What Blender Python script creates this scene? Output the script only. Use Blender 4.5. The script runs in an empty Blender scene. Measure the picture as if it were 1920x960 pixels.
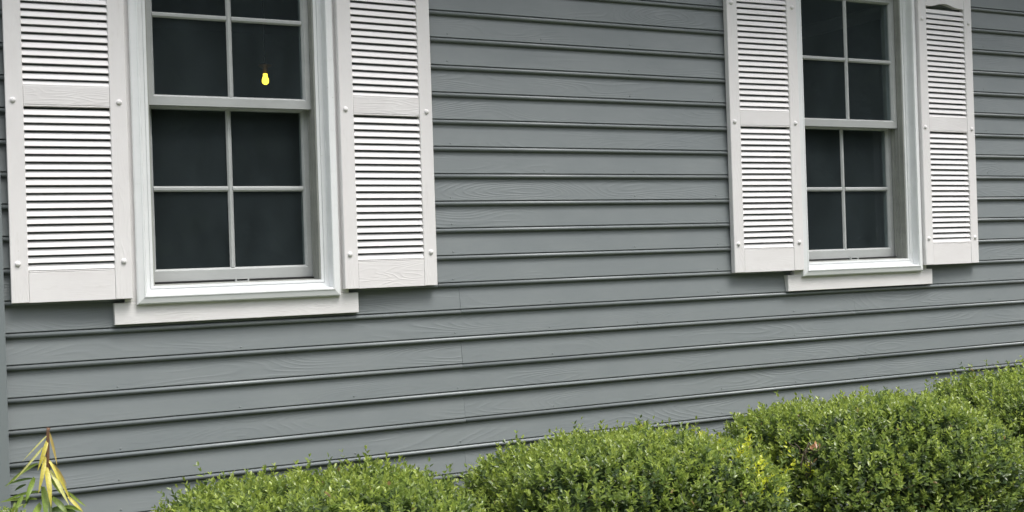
import bpy, math, random
import numpy as np
from mathutils import Vector, Matrix

random.seed(7)
ZO = 2.10                     # height of the wall's measuring zero (shutter mid rail) above the ground
scene = bpy.context.scene
col = scene.collection

# ------------------------------------------------------------------ camera
F_PX, YAW, PIT, ROL = 2272.83, 0.484975, 0.0008627, -0.0318712
cam_d = bpy.data.cameras.new("camera")
cam = bpy.data.objects.new("camera", cam_d)
col.objects.link(cam)
fw = Vector((math.sin(YAW) * math.cos(PIT), math.cos(YAW) * math.cos(PIT), math.sin(PIT)))
r0 = fw.cross(Vector((0, 0, 1))).normalized()
u0 = r0.cross(fw)
rv = r0 * math.cos(ROL) + u0 * math.sin(ROL)
uv = -r0 * math.sin(ROL) + u0 * math.cos(ROL)
M = Matrix((rv, uv, -fw)).transposed().to_4x4()
M.translation = Vector((-0.39863, -4.06109, -0.53955 + ZO))
cam.matrix_world = M
cam_d.sensor_fit = 'HORIZONTAL'
cam_d.sensor_width = 36.0
cam_d.lens = 36.0 * F_PX / 1920.0
cam_d.clip_start = 0.05
cam_d.clip_end = 2000
scene.camera = cam

# ------------------------------------------------------------------ world, sun, exposure
SUN_DIR = Vector((0.20, -0.40, 1.0)).normalized()      # towards the sun
world = bpy.data.worlds.new("World")
scene.world = world
world.use_nodes = True
nt = world.node_tree
nt.nodes.clear()
out = nt.nodes.new("ShaderNodeOutputWorld")
bg = nt.nodes.new("ShaderNodeBackground")
sky = nt.nodes.new("ShaderNodeTexSky")
sky.sky_type = 'NISHITA'
sky.sun_disc = False
sky.sun_elevation = math.asin(SUN_DIR.z)
sky.sun_rotation = math.atan2(SUN_DIR.x, SUN_DIR.y)
sky.air_density = 1.0
sky.dust_density = 4.0
hs = nt.nodes.new("ShaderNodeHueSaturation")
hs.inputs["Saturation"].default_value = 0.30              # overcast: the blue is mostly gone
nt.links.new(sky.outputs[0], hs.inputs["Color"])
nt.links.new(hs.outputs[0], bg.inputs["Color"])
bg.inputs["Strength"].default_value = 0.125
nt.links.new(bg.outputs[0], out.inputs["Surface"])

sun_d = bpy.data.lights.new("sun", 'SUN')
sun_d.energy = 1.5
sun_d.angle = math.radians(28)
sun_d.color = (1.0, 0.97, 0.93)
sun = bpy.data.objects.new("sun", sun_d)
sun.rotation_euler = SUN_DIR.to_track_quat('Z', 'Y').to_euler()
sun.location = (2, -6, 9)
col.objects.link(sun)

scene.view_settings.view_transform = 'Standard'
scene.view_settings.look = 'None'
scene.view_settings.gamma = 1.0
scene.view_settings.use_curve_mapping = False
scene.view_settings.exposure = 1.14


# ------------------------------------------------------------------ helpers
class MB:
    def __init__(self):
        self.v, self.f, self.s = [], [], []

    def add(self, verts, faces, smooth=False):
        n = len(self.v)
        self.v += [tuple(p) for p in verts]
        self.f += [tuple(i + n for i in fc) for fc in faces]
        self.s += [smooth] * len(faces)

    def box(self, x0, x1, y0, y1, z0, z1, c=0.0):
        """box; c chamfers the four front (low y) edges"""
        if c <= 0:
            v = [(x0, y0, z0), (x1, y0, z0), (x1, y1, z0), (x0, y1, z0),
                 (x0, y0, z1), (x1, y0, z1), (x1, y1, z1), (x0, y1, z1)]
            f = [(0, 1, 5, 4), (1, 2, 6, 5), (2, 3, 7, 6), (3, 0, 4, 7), (4, 5, 6, 7), (3, 2, 1, 0)]
        else:
            v = [(x0 + c, y0, z0 + c), (x1 - c, y0, z0 + c), (x1 - c, y0, z1 - c), (x0 + c, y0, z1 - c),
                 (x0, y0 + c, z0), (x1, y0 + c, z0), (x1, y0 + c, z1), (x0, y0 + c, z1),
                 (x0, y1, z0), (x1, y1, z0), (x1, y1, z1), (x0, y1, z1)]
            f = [(0, 1, 2, 3), (0, 4, 5, 1), (1, 5, 6, 2), (2, 6, 7, 3), (3, 7, 4, 0),
                 (4, 8, 9, 5), (5, 9, 10, 6), (6, 10, 11, 7), (7, 11, 8, 4), (11, 10, 9, 8)]
        self.add(v, f)

    def prism_x(self, prof, x0, x1, smooth=None, caps=True):
        """closed profile [(y, z)], extruded along x; smooth = set of segment indices"""
        n = len(prof)
        v = [(x0, y, z) for y, z in prof] + [(x1, y, z) for y, z in prof]
        for i in range(n):
            j = (i + 1) % n
            base = len(self.v)
            self.v += [] if i else v
            if i == 0:
                self.b0 = base
            self.f.append((self.b0 + i, self.b0 + j, self.b0 + n + j, self.b0 + n + i))
            self.s.append(bool(smooth) and i in smooth)
        if caps:
            self.f.append(tuple(self.b0 + i for i in reversed(range(n))))
            self.f.append(tuple(self.b0 + n + i for i in range(n)))
            self.s += [False, False]

    def ring(self, x0, x1, z0, z1, prof):
        """mitred rectangular frame round the opening x0..x1, z0..z1; prof = closed [(d, y)], d outward"""
        n = len(prof)
        cor = [(x0, z0, -1, -1), (x1, z0, 1, -1), (x1, z1, 1, 1), (x0, z1, -1, 1)]
        v = []
        for cx, cz, sx, sz in cor:
            for d, y in prof:
                v.append((cx + sx * d, y, cz + sz * d))
        f = []
        for k in range(4):
            k2 = (k + 1) % 4
            for i in range(n):
                j = (i + 1) % n
                f.append((k * n + i, k2 * n + i, k2 * n + j, k * n + j))
        self.add(v, f)

    def tube(self, pts, rad, n=6):
        pts = [Vector(p) for p in pts]
        if not hasattr(rad, '__len__'):
            rad = [rad] * len(pts)
        v, f = [], []
        for i, p in enumerate(pts):
            d = (pts[min(i + 1, len(pts) - 1)] - pts[max(i - 1, 0)]).normalized()
            a = d.orthogonal().normalized()
            b = d.cross(a)
            for k in range(n):
                t = 2 * math.pi * k / n
                v.append(p + (a * math.cos(t) + b * math.sin(t)) * rad[i])
        for i in range(len(pts) - 1):
            for k in range(n):
                k2 = (k + 1) % n
                f.append((i * n + k, i * n + k2, (i + 1) * n + k2, (i + 1) * n + k))
        f.append(tuple(reversed(range(n))))
        f.append(tuple((len(pts) - 1) * n + k for k in range(n)))
        self.add(v, f, True)

    def lathe_y(self, cx, cz, prof, n=12):
        """profile [(r, y)] turned about the y axis"""
        v, f = [], []
        for r, y in prof:
            for k in range(n):
                t = 2 * math.pi * k / n
                v.append((cx + r * math.cos(t), y, cz + r * math.sin(t)))
        for i in range(len(prof) - 1):
            for k in range(n):
                k2 = (k + 1) % n
                f.append((i * n + k, i * n + k2, (i + 1) * n + k2, (i + 1) * n + k))
        f.append(tuple((len(prof) - 1) * n + k for k in range(n)))
        self.add(v, f, True)

    def lathe_z(self, cx, cy, prof, n=16):
        v, f = [], []
        for r, z in prof:
            for k in range(n):
                t = 2 * math.pi * k / n
                v.append((cx + r * math.cos(t), cy + r * math.sin(t), z))
        for i in range(len(prof) - 1):
            for k in range(n):
                k2 = (k + 1) % n
                f.append((i * n + k, i * n + k2, (i + 1) * n + k2, (i + 1) * n + k))
        f.append(tuple(reversed(range(n))))
        f.append(tuple((len(prof) - 1) * n + k for k in range(n)))
        self.add(v, f, True)

    def mesh(self, name, mat):
        me = bpy.data.meshes.new(name)
        me.from_pydata(self.v, [], self.f)
        me.polygons.foreach_set("use_smooth", self.s)
        if mat:
            me.materials.append(mat)
        import bmesh
        bm = bmesh.new()
        bm.from_mesh(me)
        bmesh.ops.recalc_face_normals(bm, faces=bm.faces)
        bm.to_mesh(me)
        bm.free()
        return me

    def build(self, name, mat, parent=None, loc=(0, 0, 0), rz=0.0):
        return place(name, self.mesh(name, mat), parent, loc, rz)


def place(name, me, parent=None, loc=(0, 0, 0), rz=0.0):
    o = bpy.data.objects.new(name, me)
    col.objects.link(o)
    o.location = loc
    o.rotation_euler.z = rz
    o.parent = parent
    return o


def empty(name, loc=(0, 0, 0)):
    o = bpy.data.objects.new(name, None)
    col.objects.link(o)
    o.location = loc
    o.empty_display_size = 0.1
    return o


def tag(o, label=None, cat=None, group=None, kind=None):
    if label: o["label"] = label
    if cat: o["category"] = cat
    if group: o["group"] = group
    if kind: o["kind"] = kind
    return o


# ------------------------------------------------------------------ materials
def new_mat(name, rough=0.5, color=(0.5, 0.5, 0.5), spec=0.5):
    m = bpy.data.materials.new(name)
    m.use_nodes = True
    b = m.node_tree.nodes["Principled BSDF"]
    b.inputs["Base Color"].default_value = (*color, 1)
    b.inputs["Roughness"].default_value = rough
    b.inputs["Specular IOR Level"].default_value = spec
    return m, m.node_tree, b


def N(t, kind, **kw):
    n = t.nodes.new(kind)
    for k, v in kw.items():
        if k in n.inputs:
            n.inputs[k].default_value = v
        else:
            setattr(n, k, v)
    return n


def math_n(t, op, a, b=None):
    n = t.nodes.new("ShaderNodeMath")
    n.operation = op
    for i, x in enumerate((a, b)):
        if x is None: continue
        if isinstance(x, (int, float)): n.inputs[i].default_value = x
        else: t.links.new(x, n.inputs[i])
    return n.outputs[0]


def ramp(t, fac, lo, hi, a=0.0, b=1.0):
    n = t.nodes.new("ShaderNodeMapRange")
    n.inputs["From Min"].default_value = lo
    n.inputs["From Max"].default_value = hi
    n.inputs["To Min"].default_value = a
    n.inputs["To Max"].default_value = b
    t.links.new(fac, n.inputs["Value"])
    return n.outputs[0]


def grain_coords(t):
    """object coordinates moved by a random offset for every object"""
    tc = N(t, "ShaderNodeTexCoord")
    oi = N(t, "ShaderNodeObjectInfo")
    mul = math_n(t, 'MULTIPLY', oi.outputs["Random"], 57.0)
    cx = N(t, "ShaderNodeCombineXYZ")
    for i in range(3):
        t.links.new(mul, cx.inputs[i])
    va = N(t, "ShaderNodeVectorMath", operation='ADD')
    t.links.new(tc.outputs["Object"], va.inputs[0])
    t.links.new(cx.outputs[0], va.inputs[1])
    return va.outputs[0]


def scaled(t, vec, s):
    mp = N(t, "ShaderNodeMapping")
    mp.inputs["Scale"].default_value = s
    t.links.new(vec, mp.inputs["Vector"])
    return mp.outputs[0]


def noise(t, vec, scale, detail=2.0, rough=0.5):
    n = N(t, "ShaderNodeTexNoise")
    n.inputs["Scale"].default_value = scale
    n.inputs["Detail"].default_value = detail
    n.inputs["Roughness"].default_value = rough
    t.links.new(vec, n.inputs["Vector"])
    return n.outputs["Fac"]


def wood_grain(t, vec, along, across, rings, fine):
    """contour lines of a stretched noise field: cathedral grain, patchy, plus fine streaks"""
    field = noise(t, scaled(t, vec, (along, 1.0, across)), 1.0, 1.0)
    lines = math_n(t, 'SINE', math_n(t, 'MULTIPLY', field, rings))
    lines = math_n(t, 'POWER', ramp(t, lines, -1, 1), 3.0)
    patch = ramp(t, noise(t, scaled(t, vec, (1.1, 1.0, 5.0)), 1.3, 2.0), 0.42, 0.66)
    streak = noise(t, scaled(t, vec, (fine * 0.05, 1.0, fine)), 1.0, 2.0, 0.6)
    h = math_n(t, 'ADD', math_n(t, 'MULTIPLY', lines, patch), math_n(t, 'MULTIPLY', streak, 0.45))
    return h


def add_bump(t, b, height, strength, dist):
    bp = N(t, "ShaderNodeBump")
    bp.inputs["Strength"].default_value = strength
    bp.inputs["Distance"].default_value = dist
    t.links.new(height, bp.inputs["Height"])
    t.links.new(bp.outputs[0], b.inputs["Normal"])
    return bp


def colour_mix(t, fac, c1, c2):
    m = N(t, "ShaderNodeMix", data_type='RGBA')
    t.links.new(fac, m.inputs["Factor"])
    m.inputs["A"].default_value = (*c1, 1)
    m.inputs["B"].default_value = (*c2, 1)
    return m.outputs["Result"]


# painted clapboard
m_side, t, b = new_mat("painted_clapboard", 0.42, spec=0.45)
v = grain_coords(t)
g = wood_grain(t, v, 1.5, 9.0, 150.0, 210.0)
dents = N(t, "ShaderNodeTexVoronoi")
dents.inputs["Scale"].default_value = 5.0
t.links.new(scaled(t, v, (0.55, 1, 2.4)), dents.inputs["Vector"])
knot = ramp(t, dents.outputs["Distance"], 0.0, 0.07, 1.0, 0.0)
h = math_n(t, 'ADD', g, math_n(t, 'MULTIPLY', knot, 1.4))
add_bump(t, b, h, 0.6, 0.0008)
blotch = noise(t, scaled(t, v, (2.0, 1, 4.0)), 1.4, 5.0, 0.62)
t.links.new(colour_mix(t, ramp(t, blotch, 0.3, 0.7), (0.187, 0.210, 0.217), (0.223, 0.245, 0.250)), b.inputs["Base Color"])
t.links.new(ramp(t, blotch, 0.3, 0.7, 0.50, 0.38), b.inputs["Roughness"])

m_bead = m_side.copy()                      # same paint on the planed bead, no grain
m_bead.name = "painted_bead"
bt = m_bead.node_tree
bb_ = bt.nodes["Principled BSDF"]
for l_ in list(bb_.inputs["Normal"].links):
    bt.links.remove(l_)
for l_ in list(bb_.inputs["Roughness"].links):
    bt.links.remove(l_)
bb_.inputs["Roughness"].default_value = 0.30

m_trim_grey, t, b = new_mat("painted_corner_board", 0.45, (0.19, 0.215, 0.222))
add_bump(t, b, noise(t, scaled(t, grain_coords(t), (90, 90, 4)), 1.0, 3.0), 0.3, 0.0008)


def white_mat(name, c1, c2, rough, grain, strength, vertical=False):
    m, t, b = new_mat(name, rough, spec=0.4)
    v = grain_coords(t)
    if vertical:
        sw = N(t, "ShaderNodeSeparateXYZ"); cb = N(t, "ShaderNodeCombineXYZ")
        t.links.new(v, sw.inputs[0])
        t.links.new(sw.outputs[2], cb.inputs[0]); t.links.new(sw.outputs[1], cb.inputs[1]); t.links.new(sw.outputs[0], cb.inputs[2])
        v = cb.outputs[0]
    if grain:
        add_bump(t, b, wood_grain(t, v, 4.0, 26.0, 70.0, 330.0), strength, 0.0009)
    bl = noise(t, scaled(t, v, (3.0, 3.0, 7.0)), 2.0, 6.0, 0.65)
    base_c = colour_mix(t, ramp(t, bl, 0.34, 0.68), c1, c2)
    # grime: sparse specks and faint smears
    vo = N(t, "ShaderNodeTexVoronoi")
    vo.inputs["Scale"].default_value = 38.0
    t.links.new(v, vo.inputs["Vector"])
    spk = math_n(t, 'MULTIPLY', ramp(t, vo.outputs["Distance"], 0.05, 0.11, 1.0, 0.0), ramp(t, noise(t, v, 9.0, 2.0), 0.60, 0.66))
    smear = ramp(t, noise(t, scaled(t, v, (6.0, 6.0, 22.0)), 2.0, 5.0, 0.7), 0.58, 0.80, 0.0, 0.22)
    mg = N(t, "ShaderNodeMix", data_type='RGBA')
    t.links.new(math_n(t, 'MAXIMUM', math_n(t, 'MULTIPLY', spk, 0.55), smear), mg.inputs["Factor"])
    t.links.new(base_c, mg.inputs["A"])
    mg.inputs["B"].default_value = (c1[0] * 0.62, c1[1] * 0.60, c1[2] * 0.55, 1)
    t.links.new(mg.outputs["Result"], b.inputs["Base Color"])
    return m


m_shut = white_mat("white_vinyl_shutter", (0.775, 0.752, 0.752), (0.82, 0.803, 0.802), 0.5, True, 0.5)
m_shut_v = white_mat("white_vinyl_shutter_stile", (0.775, 0.754, 0.752), (0.82, 0.805, 0.803), 0.5, True, 0.5, True)
m_slat = white_mat("white_vinyl_slat", (0.79, 0.772, 0.772), (0.83, 0.816, 0.815), 0.5, False, 0)
m_trim = white_mat("white_trim_board", (0.74, 0.725, 0.72), (0.80, 0.79, 0.785), 0.45, True, 0.25)
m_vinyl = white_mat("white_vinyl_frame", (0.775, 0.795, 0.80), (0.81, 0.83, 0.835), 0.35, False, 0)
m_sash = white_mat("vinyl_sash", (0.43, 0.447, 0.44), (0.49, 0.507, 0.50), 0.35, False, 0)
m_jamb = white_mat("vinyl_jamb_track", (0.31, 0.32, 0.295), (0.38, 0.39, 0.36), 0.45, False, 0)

# glass: mostly see-through, a weak mirror
m_glass = bpy.data.materials.new("window_glass")
m_glass.use_nodes = True
t = m_glass.node_tree
t.nodes.clear()
o_ = N(t, "ShaderNodeOutputMaterial")
mx = N(t, "ShaderNodeMixShader")
tr = N(t, "ShaderNodeBsdfTransparent")
tr.inputs["Color"].default_value = (0.80, 0.84, 0.84, 1)
gl = N(t, "ShaderNodeBsdfGlossy")
gl.inputs["Roughness"].default_value = 0.015
gl.inputs["Color"].default_value = (0.9, 0.95, 1.0, 1)
fr = N(t, "ShaderNodeFresnel")
fr.inputs["IOR"].default_value = 1.45
geo = N(t, "ShaderNodeNewGeometry")          # the inner face of the sheet adds no second mirror
t.links.new(math_n(t, 'MULTIPLY', fr.outputs[0], math_n(t, 'SUBTRACT', 1.0, geo.outputs["Backfacing"])), mx.inputs[0])
t.links.new(tr.outputs[0], mx.inputs[1])
t.links.new(gl.outputs[0], mx.inputs[2])
df = N(t, "ShaderNodeBsdfDiffuse")             # thin bluish diffuse layer, lifts the pane's dark base tone
df.inputs["Color"].default_value = (0.55, 0.68, 0.74, 1)
mx2 = N(t, "ShaderNodeMixShader")
gv = grain_coords(t)
film = noise(t, scaled(t, gv, (5.0, 1.0, 2.2)), 1.6, 6.0, 0.62)
t.links.new(ramp(t, film, 0.30, 0.72, 0.016, 0.034), mx2.inputs[0])
t.links.new(mx.outputs[0], mx2.inputs[1])
t.links.new(df.outputs[0], mx2.inputs[2])
t.links.new(mx2.outputs[0], o_.inputs["Surface"])

m_room, _, _ = new_mat("room_wall_paint", 0.8, (0.45, 0.47, 0.48))
m_ceil, _, _ = new_mat("room_moulding_paint", 0.6, (0.82, 0.83, 0.83))
m_sheath, _, _ = new_mat("wall_sheathing", 0.9, (0.07, 0.07, 0.07))
m_dark, _, _ = new_mat("dark_cord_gap_shade", 0.7, (0.02, 0.02, 0.02))
m_roof, t, b = new_mat("roof_shingle", 0.9, (0.06, 0.06, 0.065))
m_brass, _, b = new_mat("brass_socket", 0.35, (0.45, 0.28, 0.10))
b.inputs["Metallic"].default_value = 0.8
m_bulb = bpy.data.materials.new("lit_bulb")
m_bulb.use_nodes = True
t = m_bulb.node_tree
b = t.nodes["Principled BSDF"]
b.inputs["Base Color"].default_value = (0.9, 0.7, 0.2, 1)
b.inputs["Emission Color"].default_value = (1.0, 0.70, 0.05, 1)
b.inputs["Emission Strength"].default_value = 2.1

# ------------------------------------------------------------------ ground
m_lawn, t, b = new_mat("lawn", 0.9)
tc = N(t, "ShaderNodeTexCoord")
n1 = noise(t, tc.outputs["Object"], 3.0, 8.0, 0.7)
t.links.new(colour_mix(t, ramp(t, n1, 0.35, 0.7), (0.045, 0.055, 0.030), (0.090, 0.102, 0.058)), b.inputs["Base Color"])
add_bump(t, b, noise(t, tc.outputs["Object"], 60.0, 4.0), 0.8, 0.03)
g = MB()
g.add([(-300, -300, 0), (300, -300, 0), (300, 300, 0), (-300, 300, 0)], [(0, 1, 2, 3)])
tag(g.build("ground", m_lawn), kind="structure")
m_mulch, t, b = new_mat("bark_mulch", 0.95)
tc = N(t, "ShaderNodeTexCoord")
n1 = noise(t, tc.outputs["Object"], 40.0, 6.0, 0.7)
t.links.new(colour_mix(t, ramp(t, n1, 0.3, 0.7), (0.03, 0.018, 0.01), (0.11, 0.065, 0.04)), b.inputs["Base Color"])
add_bump(t, b, n1, 1.0, 0.03)
g = MB()
g.box(-3.0, 7.4, -1.35, 0.02, -0.05, 0.045, 0.02)
tag(g.build("planting_bed", m_mulch), kind="structure")

# ------------------------------------------------------------------ house
house = empty("house")
tag(house, "grey clapboard house wall with two white sash windows and louvred shutters", "house")

PITCH, Z0, S_Y = 0.10121, 0.3860, 0.027
X_L, X_R = -0.040, 7.0
I_MIN, I_MAX = -7, 24
Z_TOP = Z0 - PITCH * (I_MIN - 1)          # top of the siding
WIN = [dict(c=0.706, k=1.0, dz=0.0), dict(c=3.519, k=1.028, dz=-0.007)]
OP = 0.289                                 # half width of the sash opening
OZ0, OZ1 = -0.597, 0.622                   # opening bottom, top


def board_profile(zl, zt):
    """zl = groove line, zt = top of the board behind the next one up; y grows into the wall"""
    s = S_Y
    pr = [(s + 0.0125, zt), (s + 0.0010, zl + 0.0014), (s + 0.0016, zl + 0.0004),
          (s + 0.0095, zl - 0.0002), (s + 0.0095, zl - 0.0036)]
    r, cz = 0.0071, zl - 0.0103
    for k in range(9):
        a = math.radians(14 + 19 * k)
        pr.append((s + 0.0040 - r * math.sin(a), cz + r * math.cos(a)))
    pr += [(s + 0.0130, zl - 0.0174), (s + 0.0190, zl - 0.0174), (s + 0.0190, zt)]
    return pr


def make_board(i, x0, x1, end_gap=0.0007):
    jz = random.uniform(-0.0008, 0.0008)
    mb = MB()
    pr = board_profile(0.0, PITCH - 0.010)
    mb.prism_x(pr, 0, x1 - x0 - end_gap, smooth=set(range(5, 13)))
    # painted-over nail heads on the studs
    xs = 0.29 + 0.4064 * math.ceil((x0 - 0.29) / 0.4064)
    while xs < x1 - 0.03:
        if random.random() < 0.5:
            zz = 0.012 + random.uniform(-0.002, 0.003)
            yy = S_Y + 0.0018
            mb.lathe_y(xs - x0 + random.uniform(-0.006, 0.006), zz, [(0.0036, yy), (0.0026, yy - 0.0009), (0.001, yy - 0.0012)], 7)
        xs += 0.4064
    me = mb.mesh("clapboard", m_side)
    me.materials.append(m_bead)
    for pl in me.polygons:
        pl.material_index = 1 if pl.use_smooth else 0
    return place("clapboard", me, house, (x0, random.uniform(-0.0006, 0.0006), Z0 - PITCH * i + ZO + jz))


for i in range(I_MIN, I_MAX + 1):
    zt = Z0 - PITCH * (i - 1)
    zb = Z0 - PITCH * i - 0.0174
    if zb + ZO < 0.05:
        break
    blocks = []
    for w in WIN:
        hw = (OP + 0.052) * w["k"]
        if zb < OZ1 + 0.05 + w["dz"] and zt > OZ0 - 0.02:
            blocks.append((w["c"] - hw, w["c"] + hw))
    segs, x = [], X_L
    for a, c in blocks:
        segs.append((x, a)); x = c
    segs.append((x, X_R))
    joints = [1.536, 5.60] if i % 2 else [3.483]
    if i == 10:
        joints = [1.444]
    if i < 10:
        joints = [5.60] if i % 2 else [5.20]
    for a, c in segs:
        cuts = [a] + [j + random.uniform(-0.003, 0.003) for j in joints if a + 0.05 < j < c - 0.05] + [c]
        for k in range(len(cuts) - 1):
            make_board(i, cuts[k], cuts[k + 1], 0.0008 if k < len(cuts) - 2 else 0)

# sheathing behind the boards, with two window holes
sh = MB()
zs0, zs1 = -ZO + 0.0, Z_TOP
xs_ = [X_L - 0.05]
for w in WIN:
    xs_ += [w["c"] - (OP + 0.03) * w["k"], w["c"] + (OP + 0.03) * w["k"]]
xs_.append(X_R + 0.05)
for k in (0, 2, 4):
    sh.box(xs_[k], xs_[k + 1], 0.047, 0.150, zs0, zs1)
for k in (1, 3):
    sh.box(xs_[k], xs_[k + 1], 0.047, 0.150, zs0, OZ0 - 0.03)
    sh.box(xs_[k], xs_[k + 1], 0.047, 0.150, OZ1 + 0.03, zs1)
sh.build("sheathing", m_sheath, house, (0, 0, ZO))

# corner boards and the side walls behind them
for name, x0, x1 in (("corner_board", -0.150, -0.0415), ("corner_board", X_R + 0.002, X_R + 0.11)):
    mb = MB()
    mb.box(x0, x1, 0.004, 0.16, -ZO + 0.12, Z_TOP, 0.002)
    mb.build(name, m_trim_grey, house, (0, 0, ZO))
for x0, x1 in ((-0.14, -0.06), (X_R + 0.02, X_R + 0.10)):
    mb = MB()
    mb.box(x0, x1, 0.162, 4.2, -ZO, Z_TOP)
    mb.build("side_wall", m_trim_grey, house, (0, 0, ZO))
mb = MB(); mb.box(-0.16, X_R + 0.12, 0.012, 0.046, -ZO, -ZO + 0.118)
mb.build("foundation", m_roof, house, (0, 0, ZO))
mb = MB(); mb.box(-0.14, X_R + 0.10, 4.202, 4.3, -ZO, Z_TOP)
mb.build("back_wall", m_trim_grey, house, (0, 0, ZO))

# eaves
OVH = 0.42
mb = MB(); mb.box(-0.45, X_R + 0.42, -OVH, 0.20, Z_TOP + 0.002, Z_TOP + 0.02)
mb.build("soffit", m_trim, house, (0, 0, ZO))
mb = MB(); mb.box(-0.45, X_R + 0.42, -OVH - 0.022, -OVH - 0.002, Z_TOP - 0.02, Z_TOP + 0.17, 0.002)
mb.build("fascia", m_trim, house, (0, 0, ZO))
mb = MB()
gz = Z_TOP + 0.03
gp = [(-OVH - 0.024, gz + 0.12), (-OVH - 0.024, gz), (-OVH - 0.09, gz), (-OVH - 0.11, gz + 0.05), (-OVH - 0.135, gz + 0.11),
      (-OVH - 0.130, gz + 0.115), (-OVH - 0.105, gz + 0.055), (-OVH - 0.087, gz + 0.004), (-OVH - 0.028, gz + 0.004), (-OVH - 0.028, gz + 0.12)]
mb.prism_x(gp, -0.45, X_R + 0.42)
mb.build("gutter", m_vinyl, house, (0, 0, ZO))
mb = MB()
mb.prism_x([(-OVH - 0.06, Z_TOP + 0.19), (2.1, Z_TOP + 1.4), (4.6, Z_TOP + 0.19), (4.6, Z_TOP + 0.15), (2.1, Z_TOP + 1.36), (-OVH - 0.06, Z_TOP + 0.15)], -0.5, X_R + 0.47)
mb.build("roof", m_roof, house, (0, 0, ZO))

# rooms behind the glass
RZ0, RZ1 = -1.55, 0.955
for x0, x1, y1 in ((-0.05, 2.25, 3.6), (2.37, 5.24, 3.6)):
    mb = MB()
    mb.add([(x0, 0.152, RZ0), (x1, 0.152, RZ0), (x1, y1, RZ0), (x0, y1, RZ0),
            (x0, 0.152, RZ1), (x1, 0.152, RZ1), (x1, y1, RZ1), (x0, y1, RZ1)],
           [(0, 1, 2, 3), (4, 5, 6, 7), (1, 2, 6, 5), (2, 3, 7, 6), (3, 0, 4, 7)])
    mb.build("room", m_room, house, (0, 0, ZO))
    mb = MB()
    cx = x1 - 0.002
    pr = [(cx, RZ1 - 0.002), (cx - 0.055, RZ1 - 0.002), (cx - 0.055, RZ1 - 0.012), (cx - 0.03, RZ1 - 0.03), (cx - 0.012, RZ1 - 0.06), (cx - 0.012, RZ1 - 0.075), (cx, RZ1 - 0.075)]
    v = [(a, 0.16, c) for a, c in pr] + [(a, y1 - 0.01, c) for a, c in pr]
    n = len(pr)
    mb.add(v, [(i, (i + 1) % n, n + (i + 1) % n, n + i) for i in range(n)] + [tuple(range(n)), tuple(range(n, 2 * n))])
    mb.build("crown_moulding", m_ceil, house, (0, 0, ZO))

# ------------------------------------------------------------------ windows
Y_BACK, Y_BRICK, Y_INNER, Y_UP, Y_LO = 0.010, -0.012, 0.026, 0.062, 0.107


def sash_mesh(hw, z0, z1, y, st, rb, rt, mat):
    """stiles, bottom rail, top rail with a sloped glazing bead"""
    prof = []
    mb = MB()
    th = 0.034
    # outer frame as four mitre-free members with chamfers, then a mitred glazing bead
    gx, g0, g1 = hw - st, z0 + rb, z1 - rt
    v = [(-hw, y, z0), (hw, y, z0), (hw, y, z1), (-hw, y, z1),
         (-gx - 0.007, y, g0 - 0.007), (gx + 0.007, y, g0 - 0.007), (gx + 0.007, y, g1 + 0.007), (-gx - 0.007, y, g1 + 0.007),
         (-gx, y + 0.010, g0), (gx, y + 0.010, g0), (gx, y + 0.010, g1), (-gx, y + 0.010, g1),
         (-gx, y + th, g0), (gx, y + th, g0), (gx, y + th, g1), (-gx, y + th, g1),
         (-hw, y + th, z0), (hw, y + th, z0), (hw, y + th, z1), (-hw, y + th, z1)]
    f = []
    for a, b2 in ((0, 4), (4, 8), (8, 12), (12, 16), (16, 0)):
        for k in range(4):
            k2 = (k + 1) % 4
            f.append((a + k, a + k2, b2 + k2, b2 + k))
    mb.add(v, f)
    return mb, gx, g0, g1


def muntin(length, horizontal, wdt=0.0185):
    mb = MB()
    h = wdt / 2
    pr = [(0.0, -h), (-0.003, -h), (-0.009, -h * 0.42), (-0.009, h * 0.42), (-0.003, h), (0.0, h)]
    n = len(pr)
    L = length / 2
    if horizontal:
        v = [(-L, y, d) for y, d in pr] + [(L, y, d) for y, d in pr]
    else:
        v = [(d, y, -L) for y, d in pr] + [(d, y, L) for y, d in pr]
    mb.add(v, [(i, (i + 1) % n, n + (i + 1) % n, n + i) for i in range(n)] + [tuple(range(n)), tuple(range(n, 2 * n))])
    return mb


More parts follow.
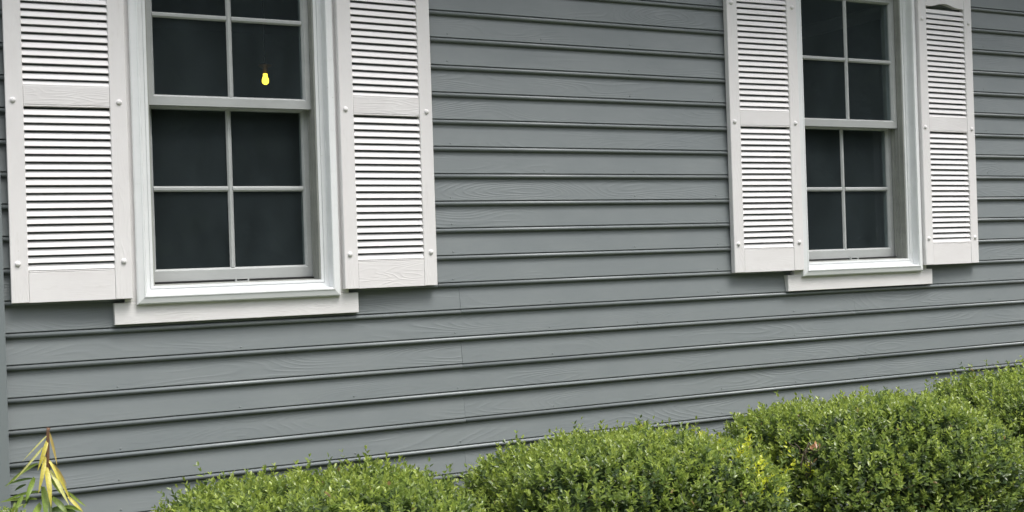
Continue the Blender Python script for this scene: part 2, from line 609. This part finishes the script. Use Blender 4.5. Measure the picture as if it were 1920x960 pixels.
win_labels = ["white double-hung window with a lit yellow bulb behind its upper glass",
              "white double-hung window without a bulb, beside the arch-topped shutter"]
for wi, w in enumerate(WIN):
    c, k, dz = w["c"], w["k"], w["dz"]
    loc = (c, 0, ZO + dz)
    o = OP * k
    # window: inner frame and brickmould, one mitred section
    mb = MB()
    a, bb = 0.028 * k, 0.031
    prof = [(0.0, 0.15), (0.0, Y_INNER), (0.009, Y_INNER), (0.0095, Y_INNER + 0.003), (0.0115, Y_INNER + 0.003), (0.012, Y_INNER - 0.002),
            (a - 0.002, Y_INNER - 0.003), (a, Y_INNER - 0.006), (a + 0.001, Y_BRICK + 0.006), (a + 0.004, Y_BRICK), (a + 0.008, Y_BRICK),
            (a + 0.010, Y_BRICK + 0.002), (a + bb - 0.004, Y_BRICK + 0.006), (a + bb, Y_BRICK + 0.009), (a + bb, 0.045), (a + 0.018, 0.046), (a, 0.15)]
    mb.ring(-o, o, OZ0, OZ1, prof)
    win = mb.build("window", m_vinyl, house, loc)
    win["label"] = win_labels[wi]
    # flat casing boards behind, the wide apron showing below
    mb = MB()
    hw, ib = 0.4185 * k, o + a + bb - 0.008
    mb.box(-hw, hw, Y_BACK, 0.0365, -0.719, OZ0 - a - bb + 0.008, 0.0015)
    mb.build("apron_board", m_trim, win)
    for s in (-1, 1):
        mb = MB()
        xa, xb = sorted((s * ib, s * (hw - 0.035)))
        mb.box(xa, xb, Y_BACK + 0.001, 0.0365, OZ0 - a - bb + 0.0085, OZ1 + a + bb - 0.0085, 0.0015)
        mb.build("side_casing", m_trim, win)
    mb = MB()
    mb.box(-hw, hw, Y_BACK, 0.0365, OZ1 + a + bb - 0.008, OZ1 + 0.15, 0.0015)
    mb.build("head_casing", m_trim, win)
    # ribbed jamb liners
    for s in (-1, 1):
        mb = MB()
        x0 = s * (o - 0.0005)
        pts = [(0.0, 0.030), (0.004, 0.031), (0.004, 0.036), (0.0, 0.037), (0.0, 0.056), (0.006, 0.0565), (0.006, 0.0605)]
        pts += [(0.0015, 0.061), (0.0015, 0.072), (0.006, 0.0725), (0.006, 0.077), (0.0015, 0.0775), (0.0015, 0.0915), (0.007, 0.092),
                (0.007, 0.098), (0.001, 0.0985), (0.001, 0.115), (0.005, 0.1155), (0.005, 0.120), (0.001, 0.1205), (0.001, 0.148), (-0.002, 0.148), (-0.002, 0.030)]
        n = len(pts)
        v = [(x0 - s * d, y, OZ0 + 0.002) for d, y in pts] + [(x0 - s * d, y, OZ1 - 0.002) for d, y in pts]
        mb.add(v, [(i, (i + 1) % n, n + (i + 1) % n, n + i) for i in range(n)])
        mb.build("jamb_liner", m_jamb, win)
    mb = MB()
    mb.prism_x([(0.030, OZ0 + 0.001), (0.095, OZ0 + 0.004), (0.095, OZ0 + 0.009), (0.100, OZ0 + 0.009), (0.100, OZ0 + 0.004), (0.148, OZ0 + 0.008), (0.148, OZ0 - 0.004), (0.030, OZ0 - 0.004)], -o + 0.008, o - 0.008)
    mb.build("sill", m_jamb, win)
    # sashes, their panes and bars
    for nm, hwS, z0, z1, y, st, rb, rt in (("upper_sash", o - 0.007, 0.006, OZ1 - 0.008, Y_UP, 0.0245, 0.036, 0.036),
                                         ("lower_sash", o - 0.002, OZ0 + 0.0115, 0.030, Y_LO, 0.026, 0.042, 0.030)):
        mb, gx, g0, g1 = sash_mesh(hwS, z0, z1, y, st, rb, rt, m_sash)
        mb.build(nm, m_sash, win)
        gy = y + 0.014
        zm = (g0 + g1) / 2
        h1 = 0.0092
        for sx in (-1, 1):
            for za, zb in ((g0, zm), (zm, g1)):
                xa, xb = sorted((0.0005 * sx, sx * (gx + 0.004)))
                mb = MB()
                mb.box(xa, xb, gy, gy + 0.004, za + (0.0005 if za == zm else -0.004), zb + (-0.0005 if zb == zm else 0.004))
                mb.build("pane", m_glass, win)
        mz = muntin(g1 - g0 + 0.002, False)
        mz.build("muntin", m_sash, win, (0, gy - 0.0005, zm))
        for sx in (-1, 1):
            L = gx - h1 + 0.002
            muntin(L, True).build("muntin", m_sash, win, (sx * (h1 - 0.001 + L / 2), gy - 0.0012, zm))
    mb = MB()
    mb.box(-o + 0.006, o - 0.006, 0.090, 0.0945, OZ0 + 0.0045, OZ0 + 0.0105)
    mb.build("sash_gap_shade", m_dark, win)  # dark strip standing in for the shade in the slot under the sash
    # sash lift under the lower rail
    mb = MB()
    zz = OZ0 + 0.004
    mb.box(-0.002, 0.046, 0.080, 0.089, zz + 0.008, zz + 0.0115)
    mb.box(-0.002, 0.046, 0.080, 0.089, zz - 0.001, zz + 0.0015)
    mb.box(-0.002, 0.003, 0.080, 0.089, zz + 0.0015, zz + 0.008)
    mb.box(0.041, 0.046, 0.080, 0.089, zz + 0.0015, zz + 0.008)
    mb.build("sash_lift", m_sash, win)

# ------------------------------------------------------------------ shutters
SW, SZB, SZT = 0.363, -0.6350, 0.665
LX0, LX1 = 0.052, 0.311
TH = 0.0255
PS = 0.0245
# shared meshes, local x from the shutter's left edge, y = 0 front, z as the wall
st_mb = MB()
for a, c in ((0.0, LX0), (LX1, SW)):
    st_mb.box(a, c, 0.0, TH, SZB, SZT, 0.0018)
st_mb.box(LX0 - 0.001, LX1 + 0.001, TH - 0.003, TH - 0.001, SZB + 0.03, SZT - 0.03) if False else None
me_stile = st_mb.mesh("shutter", m_shut_v)


def rail_mesh(z0, z1, top_lip, bot_lip):
    mb = MB()
    y0 = 0.0013
    za, zb = z0, z1
    if bot_lip:
        mb.box(LX0 + 0.0006, LX1 - 0.0006, y0 + 0.0003, TH, z0, z0 + 0.0042, 0.0008); za = z0 + 0.0052
    if top_lip:
        mb.box(LX0 + 0.0006, LX1 - 0.0006, y0 + 0.0003, TH, z1 - 0.0042, z1, 0.0008); zb = z1 - 0.0052
    mb.box(LX0 + 0.0006, LX1 - 0.0006, y0, TH, za, zb, 0.0008)
    mb.box(LX0 + 0.0008, LX1 - 0.0008, 0.006, TH - 0.001, z0 + 0.0005, z1 - 0.0005)
    return mb.mesh("rail", m_shut)


me_bot = rail_mesh(SZB, -0.5360, True, False)
me_mid = rail_mesh(-0.0180, 0.0515, True, True)
# arched top rail
mb = MB()
na = 20
low, up = [], []
for q in range(na + 1):
    u = q / na
    x = LX0 + 0.0006 + (LX1 - LX0 - 0.0012) * u
    e = abs(2 * u - 1)
    zc = 0.5650 + 0.0165 * (0.5 + 0.5 * math.cos(math.pi * min(1.0, e / 0.78)))
    low.append((x, zc))
vv, ff = [], []
for x, z in low:
    vv += [(x, 0.0013, z), (x, 0.0013, SZT), (x, TH, z), (x, TH, SZT)]
for q in range(na):
    p, r = 4 * q, 4 * q + 4
    ff += [(p, r, r + 1, p + 1), (p, p + 2, r + 2, r), (p + 2, p + 3, r + 3, r + 2), (p + 1, r + 1, r + 3, p + 3)]
ff += [(0, 1, 3, 2), (4 * na, 4 * na + 2, 4 * na + 3, 4 * na + 1)]
mb.add(vv, ff)
me_top = mb.mesh("rail", m_shut)
# backing behind the arch, so that the top slat meets it
# one slat: tilted, lip at the foot, small returns at the ends
sl = MB()
H_S = 0.0186
pr = [(0.0028, 0.0), (0.0020, 0.0010), (0.0022, 0.0024), (0.0100, H_S), (0.0128, H_S), (0.0128, H_S - 0.0012), (0.0060, 0.0012), (0.0052, 0.0)]
sl.prism_x(pr, LX0 - 0.0005, LX1 + 0.0005, smooth=None)
for s, xe in ((1, LX0), (-1, LX1)):
    pass
me_slat = sl.mesh("slat", m_slat)
rv_ = MB()
rv_.lathe_y(0, 0, [(0.0088, 0.0005), (0.0088, -0.0015), (0.0080, -0.0034), (0.0058, -0.0052), (0.0030, -0.0061), (0.0010, -0.0064)], 14)
me_rivet = rv_.mesh("rivet", m_slat)

ALPHA = math.asin(0.0160 / SW)
SHUT = [(-0.0215, 0.0, -ALPHA, 0.0, "white louvred shutter at the far left, left of the bulb-lit window"),
        (1.0675, -0.016, ALPHA, 0.001, "white louvred shutter right of the bulb-lit window"),
        (2.7960, 0.0, -ALPHA, -0.001, "white louvred shutter left of the window without a bulb"),
        (3.8855, -0.016, ALPHA, -0.002, "white louvred shutter at the far right with arched top rail in view")]
LOW_GAPS = [-0.5140 + PS * i for i in range(21)]
UP_GAPS = [0.0650 + PS * i for i in range(21)]
for x, y, rz, dz, lab in SHUT:
    s = place("shutter", me_stile, house, (x, y, ZO + dz), rz)
    s["label"] = lab
    place("rail", me_bot, s)
    place("rail", me_mid, s)
    place("rail", me_top, s)
    # slat foot stands just above each gap line, the first one above the rail has none below
    feet = [-0.5375] + [gz + 0.0022 for gz in LOW_GAPS[:-1]] + [0.0500] + [gz + 0.0022 for gz in UP_GAPS[:-1]]
    feet = []
    for gaps, base in ((LOW_GAPS, -0.5360), (UP_GAPS, 0.0515)):
        feet.append(gaps[0] - 0.0022 - H_S)
        for gz in gaps[:-1]:
            feet.append(gz + 0.0030)
    for fz in feet:
        place("slat", me_slat, s, (0, random.uniform(-0.0003, 0.0003), fz + random.uniform(-0.0004, 0.0004)), random.uniform(-0.0012, 0.0012))
    for rz_ in (0.5005, 0.0, -0.5130):
        for rx in (0.0215, 0.3395):
            place("rivet", me_rivet, s, (rx, 0, rz_ + random.uniform(-0.001, 0.001)))

# ------------------------------------------------------------------ pendant bulb in the left room
lamp = empty("pendant_lamp", (1.2535, 1.5, 0.387 + ZO))
tag(lamp, "small lit yellow bulb hanging inside the room behind the left window", "lamp")
mb = MB()
mb.lathe_z(0, 0, [(0.006, -0.080), (0.0125, -0.076), (0.0160, -0.067), (0.0160, -0.057), (0.012, -0.046), (0.010, -0.040), (0.010, -0.030)], 14)
mb.build("bulb", m_bulb, lamp)
mb = MB()
mb.lathe_z(0, 0, [(0.013, -0.030), (0.014, -0.002), (0.030, 0.006), (0.034, 0.012), (0.006, 0.020)], 14)
mb.build("socket", m_brass, lamp)
mb = MB()
mb.tube([(0, 0, 0.018), (0, 0, RZ1 - 0.42)], 0.003, 6)
mb.build("cord", m_dark, lamp)
mb = MB()
mb.lathe_z(0, 0, [(0.03, RZ1 - 0.428), (0.055, RZ1 - 0.412), (0.058, RZ1 - 0.402)], 16)
mb.build("canopy", m_brass, lamp)

# ------------------------------------------------------------------ foliage
m_leaf, t, b = new_mat("boxwood_leaf", 0.30, spec=0.6)
at = N(t, "ShaderNodeAttribute", attribute_name="tint")
t.links.new(at.outputs["Color"], b.inputs["Base Color"])
trn = N(t, "ShaderNodeBsdfTranslucent")
hsv = N(t, "ShaderNodeHueSaturation")
hsv.inputs["Value"].default_value = 1.6
t.links.new(at.outputs["Color"], hsv.inputs["Color"])
t.links.new(hsv.outputs[0], trn.inputs["Color"])
mxs = N(t, "ShaderNodeMixShader")
mxs.inputs[0].default_value = 0.42
t.links.new(b.outputs[0], mxs.inputs[1])
t.links.new(trn.outputs[0], mxs.inputs[2])
t.links.new(mxs.outputs[0], t.nodes["Material Output"].inputs["Surface"])
m_twig, _, _ = new_mat("boxwood_twig", 0.85, (0.11, 0.085, 0.06))


def norm(a):
    return a / np.maximum(np.linalg.norm(a, axis=-1, keepdims=True), 1e-9)


def leaf_mesh(name, base, d, nrm, L, Wd, colr, fold, mat):
    """arrays of leaves: base point, axis, face normal, length, width"""
    n = len(base)
    side = norm(np.cross(d, nrm))
    nn = np.cross(side, d)
    L = L[:, None]; Wd = Wd[:, None]; fold = fold[:, None]
    mid = base + d * L * 0.5 - nn * L * 0.05
    v = np.stack([base,
                  base + d * L * 0.30 + side * Wd * 0.46 + nn * Wd * fold,
                  base + d * L * 0.68 + side * Wd * 0.44 + nn * Wd * fold - nn * L * 0.03,
                  base + d * L - nn * L * 0.10,
                  base + d * L * 0.68 - side * Wd * 0.44 + nn * Wd * fold - nn * L * 0.03,
                  base + d * L * 0.30 - side * Wd * 0.46 + nn * Wd * fold], 1).reshape(-1, 3)
    idx = np.arange(n)[:, None] * 6
    q = np.concatenate([idx + np.array([[0, 1, 2, 3]]), idx + np.array([[0, 3, 4, 5]])], 1).reshape(-1)
    me = bpy.data.meshes.new(name)
    me.vertices.add(len(v)); me.vertices.foreach_set("co", v.astype(np.float32).ravel())
    me.loops.add(len(q)); me.loops.foreach_set("vertex_index", q.astype(np.int32))
    npoly = 2 * n
    me.polygons.add(npoly)
    me.polygons.foreach_set("loop_start", (np.arange(npoly) * 4).astype(np.int32))
    me.polygons.foreach_set("loop_total", np.full(npoly, 4, np.int32))
    me.update()
    me.validate()
    ca = me.color_attributes.new("tint", 'FLOAT_COLOR', 'POINT')
    cc = np.repeat(np.concatenate([colr, np.ones((n, 1))], 1), 6, axis=0)
    ca.data.foreach_set("color", cc.astype(np.float32).ravel())
    me.materials.append(mat)
    return me


def make_bush(cx, cy, rx, ry, top, seed, label, z_detail=-1.75, dens=1.0, yellow=None, holes=(), p=4.0):
    """clipped boxwood: superellipsoid with soft lumps, covered by upright leafy shoots"""
    rs = np.random.RandomState(seed)
    root = empty("boxwood", (cx, cy, 0.04))
    tag(root, label, "shrub", "clipped boxwood row along the wall")
    H = top + ZO - 0.04                     # height over the bed
    zc = H * 0.52
    lumps = norm(rs.normal(size=(26, 3)))
    amp = rs.uniform(-0.05, 0.06, 26)

    def surf(u):
        k = (np.abs(u[:, 0] / rx) ** p + np.abs(u[:, 1] / ry) ** p + np.abs(u[:, 2] / (H - zc)) ** p) ** (-1 / p)
        m = np.ones(len(u))
        for l, a in zip(lumps, amp):
            m += a * np.exp(-(1 - u @ l) * 14)
        return u * (k * m)[:, None]

    # candidate surface points, thinned to even area
    def sample(n):
        u = norm(rs.normal(size=(n * 4, 3)) * np.array([rx, ry, 0.6]))
        s = surf(u)
        e = 1e-3
        return u, s

    u, s = sample(int(9000 * dens))
    pz = s[:, 2] + zc + 0.04 - ZO
    # front, top and ends close up; the hidden back and foot thin
    keep = (pz > z_detail) | (rs.rand(len(s)) < 0.10)
    keep &= (s[:, 2] + zc > 0.10)
    keep &= (s[:, 1] < ry * 0.8) | (s[:, 2] > 0.1)
    u, s = u[keep], s[keep]
    cell = np.floor(s / 0.025).astype(int)
    _, ui = np.unique(cell, axis=0, return_index=True)
    u, s = u[ui], s[ui]
    nrm = norm(u / np.array([rx, ry, H - zc]) ** 1)
    P = s + np.array([0, 0, zc])
    wv = rs.normal(size=(7, 3)) * 22          # uneven growth since the last clipping
    grow = sum(np.sin(P @ k_ + f_) for k_, f_ in zip(wv, rs.uniform(0, 6.28, 7))) / 7
    P = P + nrm * (grow * 0.042)[:, None]
    if len(holes):
        for hx, hy, hz, hr in holes:
            dd = np.linalg.norm(P + np.array([cx, cy, 0.04 - ZO]) - np.array([hx, hy, hz]), axis=1)
            k_ = dd > hr
            P, nrm = P[k_], nrm[k_]
    ns = len(P)
    axis = norm(nrm * rs.uniform(0.25, 0.85, (ns, 1)) + np.array([0, 0, 0.75]) + rs.normal(size=(ns, 3)) * 0.27)
    Ls = rs.uniform(0.035, 0.070, ns)
    tall = rs.rand(ns) < 0.17
    Ls[tall] *= rs.uniform(1.2, 1.9, tall.sum())
    start = P - nrm * rs.uniform(0.03, 0.06, (ns, 1))
    paleness = np.clip(0.60 + 0.30 * rs.normal(size=ns) + 0.30 * (axis[:, 2] - 0.6) + 0.22 * (nrm[:, 2] - 0.45), 0, 1)     # young growth is paler; upward-facing shoots and surfaces set paler too
    NP = 6
    base, d, nn, LL, WW, cc = [], [], [], [], [], []
    a0 = norm(np.cross(axis, norm(rs.normal(size=(ns, 3)))))
    b0 = np.cross(axis, a0)
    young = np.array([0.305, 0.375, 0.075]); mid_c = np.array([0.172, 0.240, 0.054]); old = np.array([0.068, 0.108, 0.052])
    yel = np.array([0.58, 0.62, 0.06])
    is_y = np.zeros(ns, bool)
    if yellow:
        wx = P[:, 0] + cx
        for x0, x1, pr_ in yellow:
            is_y |= (wx > x0) & (wx < x1) & (P[:, 2] > H - 0.16) & (rs.rand(ns) < pr_)
    for j in range(NP):
        f = (j + 0.6) / NP
        ang = (j % 2) * math.pi / 2
        for sgn in (1, -1):
            th = ang + rs.normal(size=ns) * 0.35
            out_ = (a0 * np.cos(th)[:, None] + b0 * np.sin(th)[:, None]) * sgn
            spread = np.interp(f, [0, 1], [1.25, 0.42]) + rs.normal(size=ns) * 0.16
            dirn = norm(axis * np.cos(spread)[:, None] + out_ * np.sin(spread)[:, None] + rs.normal(size=(ns, 3)) * 0.10)
            up = norm(axis - dirn * np.sum(axis * dirn, 1, keepdims=True) + rs.normal(size=(ns, 3)) * 0.25)
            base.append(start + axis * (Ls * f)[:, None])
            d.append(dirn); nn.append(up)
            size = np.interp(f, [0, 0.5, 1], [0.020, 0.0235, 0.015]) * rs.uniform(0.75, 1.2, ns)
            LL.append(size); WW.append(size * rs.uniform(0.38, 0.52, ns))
            y = np.clip(paleness * (0.25 + 0.95 * f) + rs.normal(size=ns) * 0.10, 0, 1)[:, None]
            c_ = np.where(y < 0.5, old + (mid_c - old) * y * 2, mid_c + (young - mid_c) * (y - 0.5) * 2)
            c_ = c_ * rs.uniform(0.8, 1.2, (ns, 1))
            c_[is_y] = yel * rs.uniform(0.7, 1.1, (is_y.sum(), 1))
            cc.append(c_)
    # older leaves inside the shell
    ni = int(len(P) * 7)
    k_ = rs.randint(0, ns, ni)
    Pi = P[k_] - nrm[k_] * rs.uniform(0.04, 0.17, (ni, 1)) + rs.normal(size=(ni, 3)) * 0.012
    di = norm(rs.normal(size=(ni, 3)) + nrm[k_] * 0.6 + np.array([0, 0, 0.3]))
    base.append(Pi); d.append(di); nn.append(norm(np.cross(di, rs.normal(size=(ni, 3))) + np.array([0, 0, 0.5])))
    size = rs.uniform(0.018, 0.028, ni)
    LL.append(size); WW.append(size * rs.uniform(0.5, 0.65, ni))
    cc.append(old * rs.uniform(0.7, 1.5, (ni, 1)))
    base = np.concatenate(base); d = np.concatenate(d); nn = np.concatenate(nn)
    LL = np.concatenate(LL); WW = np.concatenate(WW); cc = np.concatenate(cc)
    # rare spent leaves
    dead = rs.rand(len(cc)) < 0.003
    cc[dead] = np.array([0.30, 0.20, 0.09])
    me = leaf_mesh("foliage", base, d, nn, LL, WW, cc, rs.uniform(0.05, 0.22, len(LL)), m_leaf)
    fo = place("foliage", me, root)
    fo["kind"] = "stuff"
    # branches: trunk fan plus bare twigs inside the shell
    mb = MB()
    for q in range(60):
        i_ = rs.randint(0, ns)
        tip = Vector(P[i_] - nrm[i_] * 0.04)
        foot = Vector((rs.uniform(-0.05, 0.05), rs.uniform(-0.05, 0.05), -0.02))
        m1 = foot.lerp(tip, 0.45) + Vector((0, 0, 0.10)) + Vector(rs.normal(size=3) * 0.03)
        m2 = foot.lerp(tip, 0.8) + Vector((0, 0, 0.04)) + Vector(rs.normal(size=3) * 0.02)
        mb.tube([foot, m1, m2, tip], [0.011, 0.006, 0.0035, 0.0015], 5)
        for w_ in range(3):
            e2 = m2 + Vector(norm(rs.normal(size=3) + nrm[i_] * 1.2) * rs.uniform(0.08, 0.16))
            mb.tube([m2, m2.lerp(e2, 0.5) + Vector(rs.normal(size=3) * 0.01), e2], [0.003, 0.002, 0.001], 4)
    mb.build("branches", m_twig, root)
    return root


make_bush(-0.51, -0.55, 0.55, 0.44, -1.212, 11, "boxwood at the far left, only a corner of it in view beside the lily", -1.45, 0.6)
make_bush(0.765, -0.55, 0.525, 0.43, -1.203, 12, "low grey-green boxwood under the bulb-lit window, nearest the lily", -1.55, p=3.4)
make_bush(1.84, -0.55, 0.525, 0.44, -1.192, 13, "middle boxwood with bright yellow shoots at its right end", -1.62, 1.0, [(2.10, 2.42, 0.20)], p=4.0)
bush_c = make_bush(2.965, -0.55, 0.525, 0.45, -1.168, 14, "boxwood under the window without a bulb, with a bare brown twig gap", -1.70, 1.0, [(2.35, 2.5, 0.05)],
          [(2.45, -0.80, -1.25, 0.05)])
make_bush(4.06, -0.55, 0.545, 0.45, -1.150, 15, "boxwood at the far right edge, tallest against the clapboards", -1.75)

# a curled orange dead leaf and bare sprigs in the gap
HX, HY, HZ = 2.45 - 2.965, -0.845 + 0.55, -1.215 + ZO - 0.04
rs = np.random.RandomState(3)
nb = 5
bp_ = np.array([HX, HY, HZ]) + rs.normal(size=(nb, 3)) * np.array([0.012, 0.008, 0.012])
dl_ = norm(rs.normal(size=(nb, 3)) * 0.6 + np.array([-0.2, -0.4, -0.7]))
me = leaf_mesh("dead_leaf", bp_, dl_, norm(rs.normal(size=(nb, 3)) * 0.4 + np.array([0, -1, 0.3])), rs.uniform(0.016, 0.030, nb), rs.uniform(0.009, 0.014, nb),
               np.array([0.52, 0.27, 0.14]) * rs.uniform(0.7, 1.2, (nb, 1)), np.full(nb, 0.2), m_leaf)
place("dead_leaf", me, bush_c)
mb = MB()
for q in range(16):
    a_ = Vector((HX, HY + 0.03, HZ - 0.06)) + Vector(rs.normal(size=3) * 0.03)
    e_ = a_ + Vector(norm(rs.normal(size=3) * 0.7 + np.array([-0.3, -0.5, 0.6])) * rs.uniform(0.05, 0.10))
    mb.tube([a_, a_.lerp(e_, 0.5) + Vector(rs.normal(size=3) * 0.006), e_], [0.0022, 0.0016, 0.0008], 4)
mb.build("bare_sprigs", m_twig, bush_c)["kind"] = "stuff"
# ------------------------------------------------------------------ lily by the corner board
m_lily, t, b = new_mat("lily_leaf", 0.42, spec=0.5)
at = N(t, "ShaderNodeAttribute", attribute_name="tint")
tc = N(t, "ShaderNodeTexCoord")
vein = noise(t, scaled(t, tc.outputs["Object"], (300, 300, 40)), 1.0, 2.0)
mxc = N(t, "ShaderNodeMix", data_type='RGBA', blend_type='MULTIPLY')
mxc.inputs["Factor"].default_value = 1.0
t.links.new(at.outputs["Color"], mxc.inputs["A"])
t.links.new(colour_mix(t, ramp(t, vein, 0.3, 0.7), (0.75, 0.75, 0.75), (1.1, 1.1, 1.1)), mxc.inputs["B"])
t.links.new(mxc.outputs["Result"], b.inputs["Base Color"])
trn = N(t, "ShaderNodeBsdfTranslucent")
t.links.new(mxc.outputs["Result"], trn.inputs["Color"])
mxs = N(t, "ShaderNodeMixShader")
mxs.inputs[0].default_value = 0.3
t.links.new(b.outputs[0], mxs.inputs[1]); t.links.new(trn.outputs[0], mxs.inputs[2])
t.links.new(mxs.outputs[0], t.nodes["Material Output"].inputs["Surface"])
m_stem, t, b = new_mat("lily_stem", 0.6, (0.16, 0.085, 0.05))
m_stem_g, t, b = new_mat("lily_stem_green", 0.5, (0.12, 0.17, 0.05))

lily = empty("lily", (0.045, -0.25, 0.04))
tag(lily, "wilting lily with drooping yellow leaves in front of the corner board", "plant")


def lp(X, Y):
    """leaf drawing units to metres in the lily's own frame"""
    u, v_ = X / 5.333, 780 + Y / 5.333
    return (0.0467 + (u - 92) * 0.00170 - 0.045, -1.0154 - (v_ - 812) * 0.00157 + ZO - 0.04)


YEL, PAL, TAN, GRN, DGR, LGR = (0.64, 0.56, 0.10), (0.56, 0.56, 0.20), (0.52, 0.40, 0.13), (0.19, 0.28, 0.05), (0.09, 0.15, 0.04), (0.28, 0.38, 0.08)
LV = [((470, 195), (395, 235), (235, 415), 17, PAL, -.04), ((430, 310), (355, 360), (150, 600), 24, PAL, -.05),
      ((472, 245), (432, 330), (372, 520), 46, YEL, -.03), ((450, 400), (410, 520), (365, 735), 46, YEL, -.05),
      ((455, 500), (452, 640), (466, 872), 60, YEL, -.06), ((490, 165), (522, 300), (552, 505), 30, TAN, .00),
      ((478, 440), (525, 520), (562, 685), 30, YEL, -.02), ((520, 490), (585, 590), (635, 725), 27, TAN, .01),
      ((540, 560), (592, 680), (658, 872), 36, YEL, -.01), ((490, 545), (550, 690), (630, 892), 42, PAL, -.04),
      ((640, 780), (705, 865), (805, 958), 30, LGR, .01), ((640, 830), (690, 900), (760, 985), 38, YEL, -.02),
      ((385, 462), (265, 500), (100, 672), 34, LGR, .01), ((350, 600), (285, 680), (258, 800), 56, GRN, -.05),
      ((330, 605), (230, 615), (105, 665), 26, DGR, .03), ((275, 655), (235, 690), (190, 735), 30, DGR, .04),
      ((420, 700), (425, 840), (415, 990), 72, GRN, -.06), ((500, 820), (570, 890), (615, 990), 62, GRN, -.04),
      ((385, 742), (250, 750), (95, 820), 30, GRN, .03), ((370, 815), (210, 805), (60, 838), 32, LGR, .05),
      ((245, 765), (190, 840), (148, 915), 46, GRN, -.03), ((395, 870), (330, 910), (280, 1000), 72, LGR, -.06),
      ((480, 610), (545, 720), (582, 805), 34, LGR, .02), ((310, 790), (290, 840), (285, 900), 50, DGR, .05),
      ((600, 925), (680, 940), (770, 1010), 42, GRN, .02)]
rl = random.Random(5)
for q in range(16):
    y0 = 950 + q * 55
    s = -1 if q % 2 else 1
    LV.append(((480, y0), (480 + s * rl.uniform(90, 160), y0 - 40), (480 + s * rl.uniform(220, 330), y0 + rl.uniform(60, 160)), rl.uniform(50, 70), rl.choice((GRN, LGR, DGR)), rl.uniform(-.09, .07)))
for (A, B, Cc, wpx, colr, dy) in LV:
    ax, az = lp(*A); bx, bz = lp(*B); cx_, cz_ = lp(*Cc)
    wd = wpx / 5.333 * 0.00142
    nseg = 8
    vv, ff = [], []
    prev = None
    for q in range(nseg + 1):
        u = q / nseg
        p = Vector(((1 - u) ** 2 * ax + 2 * u * (1 - u) * bx + u * u * cx_, dy * (2 * u - u * u), (1 - u) ** 2 * az + 2 * u * (1 - u) * bz + u * u * cz_))
        tg = Vector((2 * (1 - u) * (bx - ax) + 2 * u * (cx_ - bx), dy * (2 - 2 * u) + 1e-4, 2 * (1 - u) * (bz - az) + 2 * u * (cz_ - bz))).normalized()
        sd = tg.cross(Vector((0.25, -1, 0.15))).normalized()
        nm_ = sd.cross(tg)
        h_ = wd * 0.5 * (max(0.0, math.sin(math.pi * (0.10 + 0.90 * u) ** 0.85)) ** 0.8 + 0.04)
        vv += [p - sd * h_ + nm_ * h_ * 0.35, p, p + sd * h_ + nm_ * h_ * 0.35]
        if q:
            k3 = 3 * q
            ff += [(k3 - 3, k3 - 2, k3 + 1, k3), (k3 - 2, k3 - 1, k3 + 2, k3 + 1)]
    me = bpy.data.meshes.new("leaf")
    me.from_pydata(vv, [], ff)
    me.polygons.foreach_set("use_smooth", [True] * len(ff))
    ca = me.color_attributes.new("tint", 'FLOAT_COLOR', 'POINT')
    jit = rl.uniform(0.85, 1.15)
    for i_ in range(len(vv)):
        u = (i_ // 3) / nseg
        f_ = jit * (0.92 + 0.16 * u)
        ca.data[i_].color = (colr[0] * f_, colr[1] * f_, colr[2] * f_, 1)
    me.materials.append(m_lily)
    place("leaf", me, lily)
mb = MB()
tx, tz = lp(488, 158); mx_, mz_ = lp(470, 420); lx, lz = lp(478, 700)
mb.tube([(lx, 0, lz), (mx_, 0, mz_), (tx - 0.002, 0, tz + 0.004), (tx, 0, tz + 0.012)], [0.0045, 0.0055, 0.0045, 0.0058], 8)
mb.build("stem", m_stem, lily)
mb = MB()
mb.tube([(0, 0, -0.02), (0.01, 0.01, 0.4), (lx, 0, lz)], [0.007, 0.006, 0.0046], 8)
mb.build("stem", m_stem_g, lily)

# ------------------------------------------------------------------ unseen trees, added to darken the reflections in the glass
m_tree, t, b = new_mat("tree_leaf", 0.55, spec=0.3)
at = N(t, "ShaderNodeAttribute", attribute_name="tint")
t.links.new(at.outputs["Color"], b.inputs["Base Color"])
rs = np.random.RandomState(21)
pos, siz = [], []
for q in range(13):
    tx_, ty_ = -6 + q * 3.4 + rs.uniform(-1, 1), -17 - rs.uniform(0, 4)
    hh = rs.uniform(7.0, 11.0)
    for lobe in range(24):
        lc = np.array([tx_, ty_, 0]) + np.array([rs.normal() * 1.3, rs.normal() * 1.2, rs.uniform(0.10, 1.0) * hh])
        rad = rs.uniform(0.9, 1.6)
        n_ = 420
        pos.append(lc + norm(rs.normal(size=(n_, 3))) * (rad * rs.uniform(0.45, 1.0, (n_, 1))))
for q in range(60):                              # added hedge row, blocks bright sky gaps in the reflections
    for lobe in range(6):
        lc = np.array([-10 + q * 1.0, -23 - rs.uniform(0, 1.5), 0.6 + lobe * 1.5 + rs.normal() * 0.3])
        n_ = 260
        pos.append(lc + norm(rs.normal(size=(n_, 3))) * (1.25 * rs.uniform(0.2, 1.0, (n_, 1))))
pos = np.concatenate(pos)
n_ = len(pos)
dd = norm(rs.normal(size=(n_, 3)) + np.array([0, 0, -0.3]))
tc_ = np.array([0.055, 0.085, 0.025]) * rs.uniform(0.6, 1.4, (n_, 1))
me = leaf_mesh("added_tree_line", pos, dd, norm(rs.normal(size=(n_, 3))), rs.uniform(0.32, 0.60, n_), rs.uniform(0.22, 0.40, n_), tc_, rs.uniform(0.05, 0.2, n_), m_tree)
tl = place("added_tree_line", me)
tag(tl, "unseen belt of leafy trees, added to darken the reflections in the panes", "trees", kind="stuff")
